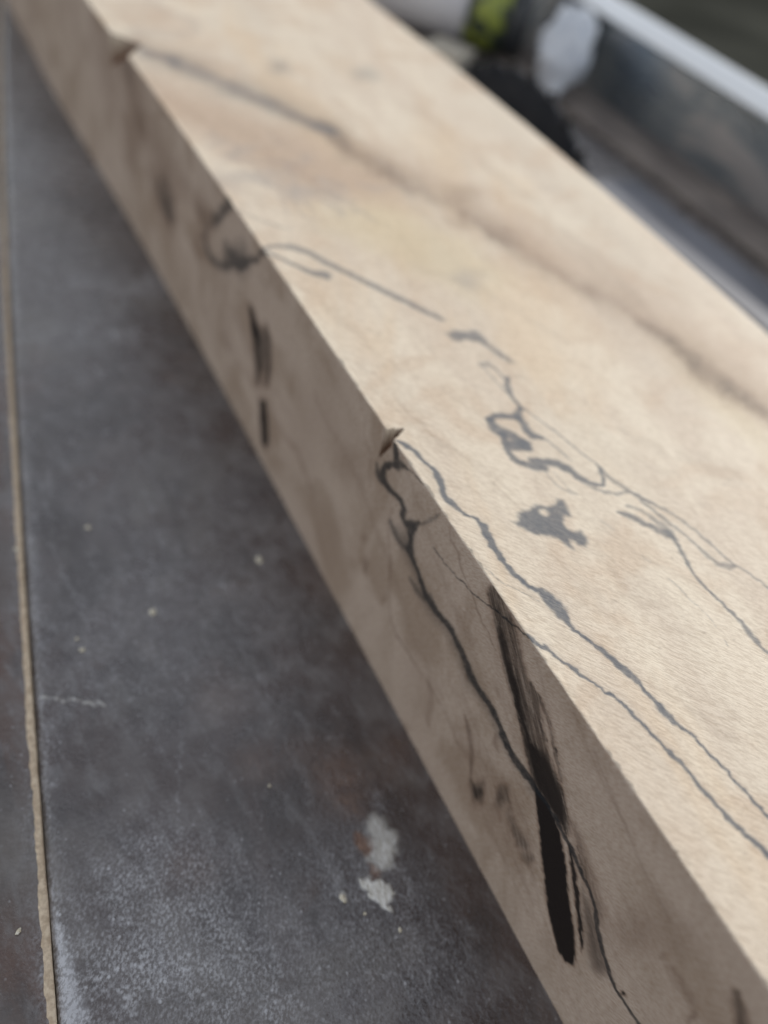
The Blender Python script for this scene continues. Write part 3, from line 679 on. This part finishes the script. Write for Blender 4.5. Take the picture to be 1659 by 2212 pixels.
STREAK = 35.9
def board_mat():
    t = NT('spalted_maple')
    ink, brown, tint, yel = t.attr('marks')
    grey, chipm, sidem, _ = t.attr('marks2')
    P = t.coord((1, 1, 1))
    long_ = t.coord((1.0, .16, 1.0), (math.radians(9), 0, math.radians(12)))
    fleck_top = t.coord((3.4, .62, 1.0), (0, 0, math.radians(-38)))
    fleck_side = t.coord((1.0, .75, 3.2), (math.radians(32.6), 0, 0))
    big = t.noise(long_, 70, 4, .55, .4)
    big2 = t.noise(long_, 34, 3, .5)
    cloud = t.noise(P, 55, 4, .55, .8)
    c = t.mix(t.ramp(big, .36, .66), (.73, .635, .505), (.63, .525, .415))
    c = t.mix(t.ramp(big2, .42, .66, 0, .55), c, (.64, .565, .455))
    c = t.mix(t.ramp(cloud, .48, .66, 0, .6), c, (.57, .435, .315))
    c = t.mix(t.ramp(t.noise(t.coord((1, .3, 1), (0, 0, .25)), 26, 4, .6, .7), .50, .64, 0, .55), c, (.66, .50, .335))
    c = t.mix(t.ramp(t.noise(P, 190, 4, .6, .5), .56, .75, 0, .35), c, (.50, .40, .31))
    c = t.mix(t.math('MULTIPLY', yel, .75), c, (.62, .52, .34))
    c = t.mix(t.math('MULTIPLY', tint, .8), c, (.47, .34, .245))
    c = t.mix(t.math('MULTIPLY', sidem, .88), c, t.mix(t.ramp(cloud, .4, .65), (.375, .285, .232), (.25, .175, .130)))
    c = t.mix(t.math('MULTIPLY', grey, .8), c, (.34, .30, .28))
    # fibres, end-grain pores and flecks
    f1 = t.noise(fleck_top, 1150, 3, .65, .3); f2 = t.noise(fleck_side, 1300, 3, .6, .3)
    fl = t.n('Mix', data_type='FLOAT'); t.set(fl.inputs[0], sidem); t.set(fl.inputs[2], f1); t.set(fl.inputs[3], f2)
    fl = fl.outputs[0]
    pores = t.noise(P, 2600, 2, .6)
    c = t.mix(t.ramp(fl, .34, .62), t.mix(.24, c, (.22, .14, .08)), t.mix(.10, c, (.85, .80, .71)))
    c = t.mix(t.ramp(pores, .62, .78, 0, .28), c, (.22, .15, .10))
    # spalting
    mott = t.ramp(t.noise(t.coord((1, .22, 1.9), (math.radians(-STREAK), 0, 0)), 700, 5, .7, .3), .44, .66)
    bm = t.math('MULTIPLY', brown, t.math('SUBTRACT', 1.0, t.math('MULTIPLY', mott, t.math('MULTIPLY', t.math('SUBTRACT', 1.0, t.ramp(brown, .88, .98)), .38))))
    bcol = t.mix(t.ramp(brown, .40, 1.0), (.15, .088, .058), (.012, .008, .007))
    c = t.mix(bm, c, bcol)
    im = t.math('MULTIPLY', ink, t.ramp(fl, .25, .75, 1.0, .86))
    im = t.math('MULTIPLY', im, t.ramp(t.noise(P, 650, 4, .7), .30, .52, .86, 1.0))
    c = t.mix(im, c, t.mix(sidem, (.085, .100, .122), (.013, .015, .018)))      # sunlight put into the ink colour: paler on top, near black on the shaded side
    wv = t.n('TexWave', wave_type='BANDS', bands_direction='X')
    wv.inputs['Scale'].default_value = 420; wv.inputs['Distortion'].default_value = 2.0; wv.inputs['Detail'].default_value = 2
    t.t.links.new(P, wv.inputs['Vector'])
    c = t.mix(chipm, c, t.mix(wv.outputs['Fac'], (.115, .06, .038), (.20, .11, .065)))
    b = t.bump(fl, .00020, .45)
    b = t.bump(pores, .00008, .2, b)
    b = t.bump(t.noise(P, 160, 3), .0006, .12, b)
    return t.out(Base_Color=c, Roughness=.62, Normal=b, Specular_IOR_Level=.22)
M_BOARD = board_mat()
fc = grid_faces(ny, npf)[:, ::-1]
i = np.arange(ny - 1) * npf
close = np.stack([i + npf - 1, i + 2 * npf - 1, i + npf, i], 1)[:, ::-1]
A1 = np.stack([ink, brown, tint, yel], 1)
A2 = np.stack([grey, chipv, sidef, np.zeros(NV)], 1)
# end faces: fans of quads toward mirrored profile points
cen0 = len(co)
capc = np.array([[.0575, ys[0], .025], [.0575, ys[-1], .025]])
co3 = np.vstack([co, capc]); A1 = np.vstack([A1, np.zeros((2, 4))]); A2 = np.vstack([A2, np.zeros((2, 4))])
j = np.arange(npf); jn = (j + 1) % npf
board = mesh_obj('spalted_board', co3, np.vstack([fc, close]), M_BOARD, None, True, {'marks': A1, 'marks2': A2})
bm = bmesh.new(); bm.from_mesh(board.data); bm.verts.ensure_lookup_table()
vs0 = [bm.verts[int(q)] for q in j]; vs1 = [bm.verts[int((ny - 1) * npf + q)] for q in j]
bm.faces.new(vs0); bm.faces.new(list(reversed(vs1)))
bm.to_mesh(board.data); bm.free()
try:
    board.data.set_sharp_from_angle(angle=math.radians(40))
except Exception: pass
tag(board, 'thick pale spalted wood board with black lines and a chipped edge on the dark table', 'wooden board')

# ------------------------------------------------------------------ background: steel fence, plate, disc, bottle, rag, offcut
t = NT('brushed_steel')
v = t.coord((1, .05, 1))
sm = t.noise(t.coord((1, .5, 1)), 30, 4, .6, 1.0)
c = t.mix(t.ramp(t.noise(v, 500, 3), .3, .7), (.24, .285, .325), (.33, .375, .42))
c = t.mix(t.ramp(sm, .48, .62, 0, .7), c, (.52, .49, .48))  # streaky wall reflections painted as paler smears
M_STEEL = t.out(Base_Color=c, Metallic=.85, Roughness=t.ramp(sm, .3, .7, .22, .5), Normal=t.bump(t.noise(v, 900, 2), .0001, .3))
t = NT('bright_aluminium')
v = t.coord((1, .05, 1))
M_ALU = t.out(Base_Color=t.mix(t.ramp(t.noise(v, 500, 3), .3, .7), (.86, .89, .93), (.9, .93, .96)), Metallic=.1, Roughness=.45)
t = NT('galvanised_plate')
v = t.coord((1, .2, 1))
M_PLATE = t.out(Base_Color=t.mix(t.ramp(t.noise(v, 90, 4), .35, .65), (.12, .125, .145), (.19, .195, .22)), Metallic=.1, Roughness=.6, Specular_IOR_Level=.3)

t = NT('brown_reflection_steel')
M_BROWN_REFL = t.out(Base_Color=t.mix(t.ramp(t.noise(t.coord((1, .3, 1)), 120, 4), .35, .65), (.15, .13, .12), (.26, .225, .20)), Roughness=.8, Specular_IOR_Level=.2)  # brownish reflection of the board put into the base colour
def prism(profile, y0, y1, bev=.0):
    bm = bmesh.new()
    a = [bm.verts.new((x, y0, z)) for x, z in profile]; b = [bm.verts.new((x, y1, z)) for x, z in profile]
    n = len(profile)
    for k in range(n):
        bm.faces.new((a[k], a[(k + 1) % n], b[(k + 1) % n], b[k]))
    bm.faces.new(list(reversed(a))); bm.faces.new(b)
    bmesh.ops.recalc_face_normals(bm, faces=bm.faces)
    if bev: bmesh.ops.bevel(bm, geom=[e for e in bm.edges if abs(e.verts[0].co.y - e.verts[1].co.y) > .1], offset=bev, segments=3, affect='EDGES', profile=.5)
    return bm
fence = empty('steel_fence', (.292, .4, 0))
tag(fence, 'long steel fence with bright aluminium lip standing along the far side of the saw table', 'machine fence')
WX, WZ = .292, .0405
fo = bm_obj('fence_wall', prism([(WX, .0012), (WX + .004, .0012), (WX + .004, WZ - .004), (WX, WZ - .004)], -.3, 1.1), M_STEEL)
ro = bm_obj('fence_lip', prism([(WX - .002, WZ - .0038), (WX + .010, WZ - .0038), (WX + .010, WZ + .0048), (WX + .0065, WZ + .0048), (WX - .002, WZ - .0012)], -.3, 1.1, .002), M_ALU, None, True)
po = bm_obj('fence_foot', prism([(.208, .0004), (.238, .0004), (.238, .003), (.208, .003)], -.3, .25, .0006), M_PLATE)
gx = bm_obj('fence_base', prism([(.2555, .0004), (WX - .0004, .0004), (WX - .0004, .0022), (.2555, .0022)], -.3, 1.1, .0005), M_BROWN_REFL)
for o in (fo, ro, po, gx):
    o.parent = fence; o.matrix_parent_inverse = Matrix.Translation(-Vector(fence.location))
fo['label'] = 'dark grey brushed steel wall'; ro['label'] = 'bright lip along the top'

def lathe(prof, seg, mat, name, parent=None, smooth=True):
    bm = bmesh.new(); rings = []
    for r, z in prof:
        rings.append([bm.verts.new((r * math.cos(2 * math.pi * k / seg), r * math.sin(2 * math.pi * k / seg), z)) for k in range(seg)])
    for a, b in zip(rings[:-1], rings[1:]):
        for k in range(seg):
            bm.faces.new((a[k], a[(k + 1) % seg], b[(k + 1) % seg], b[k]))
    bm.faces.new(list(reversed(rings[0]))); bm.faces.new(rings[-1])
    bmesh.ops.recalc_face_normals(bm, faces=bm.faces)
    return bm_obj(name, bm, mat, parent, smooth)
t = NT('dark_blade_steel')
v = t.coord()
M_RUB = t.out(Base_Color=t.mix(t.ramp(t.noise(v, 80, 4), .35, .65), (.013, .017, .025), (.022, .026, .034)), Roughness=.7, Specular_IOR_Level=.12, Normal=t.bump(t.noise(v, 1500, 2), .0002, .4))
t = NT('black_carbide'); M_RIM = t.out(Base_Color=(.011, .010, .010), Roughness=.8, Specular_IOR_Level=.1)
BX, BY, BZ, BR = .160, .25405, -.03625, .0800
def blade_bm(th, ro, teeth, hook):
    bm = bmesh.new(); n = teeth * 6; out = []
    for k in range(n):
        f = (k % 6) / 6.0; a = 2 * math.pi * (k + (hook if k % 6 == 0 else 0)) / n
        r_ = ro - (0.0 if f == 0 else (.0006 + .0012 * f if f < .7 else .0040))
        out.append((r_ * math.cos(a), r_ * math.sin(a)))
    A_ = [bm.verts.new((-th / 2, y, z)) for y, z in out]; B_ = [bm.verts.new((th / 2, y, z)) for y, z in out]
    ca_ = [bm.verts.new((-th / 2, y * .2, z * .2)) for y, z in out]; cb_ = [bm.verts.new((th / 2, y * .2, z * .2)) for y, z in out]
    for k in range(n):
        j_ = (k + 1) % n
        bm.faces.new((A_[k], A_[j_], B_[j_], B_[k]))
        bm.faces.new((A_[j_], A_[k], ca_[k], ca_[j_])); bm.faces.new((B_[k], B_[j_], cb_[j_], cb_[k]))
        bm.faces.new((ca_[j_], ca_[k], cb_[k], cb_[j_]))
    bmesh.ops.recalc_face_normals(bm, faces=bm.faces)
    return bm
blade = bm_obj('saw_blade', blade_bm(.0018, BR, 36, .0), M_RUB, bench)
blade.location = (BX, BY, BZ); blade['label'] = 'dark circular blade rising through the table behind the board'
for k in range(36):
    a = 2 * math.pi * k / 36
    if math.sin(a) * BR + BZ < .002: continue
    bmt = bmesh.new(); bmesh.ops.create_cube(bmt, size=1)
    for q in bmt.verts: q.co = Vector((q.co.x * .0027, q.co.y * .0012 * (1.25 - q.co.z * .5), q.co.z * .0036))
    tt = bm_obj('tooth', bmt, M_RIM, blade)
    tt.location = (0, math.cos(a) * (BR - .0011), math.sin(a) * (BR - .0011)); tt.rotation_euler = (a - math.pi / 2, 0, 0)
slot = bm_obj('blade_slot', prism([(BX - .0045, .0003), (BX + .0045, .0003), (BX + .0045, .0008), (BX - .0045, .0008)], BY - .078, BY + .078), M_RIM, bench)
t = NT('pale_plastic'); v = t.coord()
M_PLAS = t.out(Base_Color=t.mix(t.ramp(t.noise(v, 40, 3), .35, .65), (.62, .62, .66), (.70, .70, .73)), Roughness=.4)
t = NT('green_label'); v = t.coord((1, 1, 1))
M_LAB = t.out(Base_Color=t.mix(t.ramp(t.noise(v, 75, 1), .44, .50), (.24, .29, .055), (.035, .05, .035)), Roughness=.45)
t = NT('dark_cap'); M_CAP = t.out(Base_Color=(.035, .04, .046), Roughness=.5)
A = Vector((.271, .399, .0225)); D = Vector((-.755, .656, 0)).normalized()
bottle = empty('plastic_bottle', A)
bottle.rotation_euler = D.to_track_quat('Z', 'Y').to_euler()
tag(bottle, 'pale plastic bottle with yellow green label lying on its side beyond the saw blade', 'bottle')
lathe([(.0185, .034), (.022, .037), (.022, .145), (.019, .151), (.004, .152)], 48, M_PLAS, 'bottle_body', bottle)
lathe([(.0212, .012), (.0222, .0125), (.0222, .0335), (.0185, .0339)], 48, M_LAB, 'label_band', bottle)
lathe([(.004, .0), (.019, .0), (.021, .002), (.021, .0118)], 48, M_CAP, 'bottle_cap', bottle)

t = NT('white_cloth'); v = t.coord()
M_RAG = t.out(Base_Color=t.mix(t.ramp(t.noise(v, 120, 4), .35, .65), (.50, .54, .61), (.64, .68, .74)), Roughness=.9, Normal=t.bump(t.noise(v, 500, 3), .0006, .5))
bm = bmesh.new(); bmesh.ops.create_icosphere(bm, subdivisions=5, radius=1)
for q in bm.verts:
    p = q.co.copy()
    n = mnoise.fractal(p * 1.6 + Vector((3, 1, 7)), 1.0, 2.0, 4) * .26 - abs(mnoise.noise(p * 3.1)) * .22
    q.co = Vector((p.x * .0135, p.y * .016, p.z * .0195)) * (1 + n)
    q.co.x += q.co.z * .25; q.co.y += q.co.z * .25
zmin = min(q.co.z for q in bm.verts)
for q in bm.verts: q.co.z -= zmin
rag = bm_obj('rag', bm, M_RAG, None, True); rag.location = (.262, .352, .0006)
tag(rag, 'crumpled white rag bunched against the steel fence behind the saw blade', 'rag')

t = NT('offcut_wood'); v = t.coord((1, .2, 1))
M_OFF = t.out(Base_Color=t.mix(t.noise(v, 300, 3), (.50, .46, .38), (.62, .58, .50)), Roughness=.7)
bm = prism([(-.013, 0), (.012, 0), (.0125, .006), (-.0125, .0065)], -.011, .012, .0008)
off = bm_obj('wood_offcut', bm, M_OFF); off.location = (.2165, .393, .0004); off.rotation_euler.z = .6
tag(off, 'small pale wood offcut between the saw blade and the bottle', 'wood offcut')

# ------------------------------------------------------------------ crumbs of glue and wood lying on the bench
t = NT('pale_crumb'); v = t.coord()
M_CR = t.out(Base_Color=t.mix(t.ramp(t.noise(v, 1500, 3), .3, .7), (.55, .48, .34), (.8, .77, .68)), Roughness=.75)
crumbs = [(560, 1209, 11, 15, 'cream crumb nearest the board on the open table'),
          (330, 1322, 15, 10, 'white crumb midway between seam and board'),
          (178, 1404, 10, 8, 'pale crumb close to the seam with a smaller one behind it'),
          (166, 1380, 7, 5, 'tiny crumb just behind a larger pale crumb near the seam'),
          (190, 1139, 10, 7, 'blurred pale crumb farthest back on the main panel'),
          (741, 1940, 10, 14, 'yellowish crumb left of the white peeled patch'),
          (788, 1974, 5, 5, 'small tan crumb below the white peeled patch'),
          (864, 2009, 6, 7, 'small white crumb below right of the peeled patch'),
          (582, 1697, 6, 4, 'small crumb alone in the grey field left of the rusty patch'),
          (40, 2012, 7, 9, 'white crumb on the left panel beside its tan edge'),
          (35, 1186, 8, 10, 'white crumb upon the tan seam edge')]
for n, (x, y, wx, wy, lab) in enumerate(crumbs):
    q = pt(x, y, 2, .0002); sc = np.linalg.norm(q - CAM) / F
    bm = bmesh.new(); bmesh.ops.create_icosphere(bm, subdivisions=3, radius=1)
    for w_ in bm.verts:
        p = w_.co.copy(); k = 1 + .45 * mnoise.fractal(p * 1.5 + Vector((n * 5.3, 2, 1)), 1, 2, 3)
        w_.co = Vector((p.x * wx * .5 * sc, p.y * wy * .62 * sc, max(p.z, -.35) * min(wx, wy) * .28 * sc)) * k
    o = bm_obj('crumb', bm, M_CR, None, True)
    o.location = (q[0], q[1], .0002 if n != 10 else -.0001); o.rotation_euler.z = n * 1.3
    tag(o, lab, 'crumb', 'crumbs scattered on the dark table')
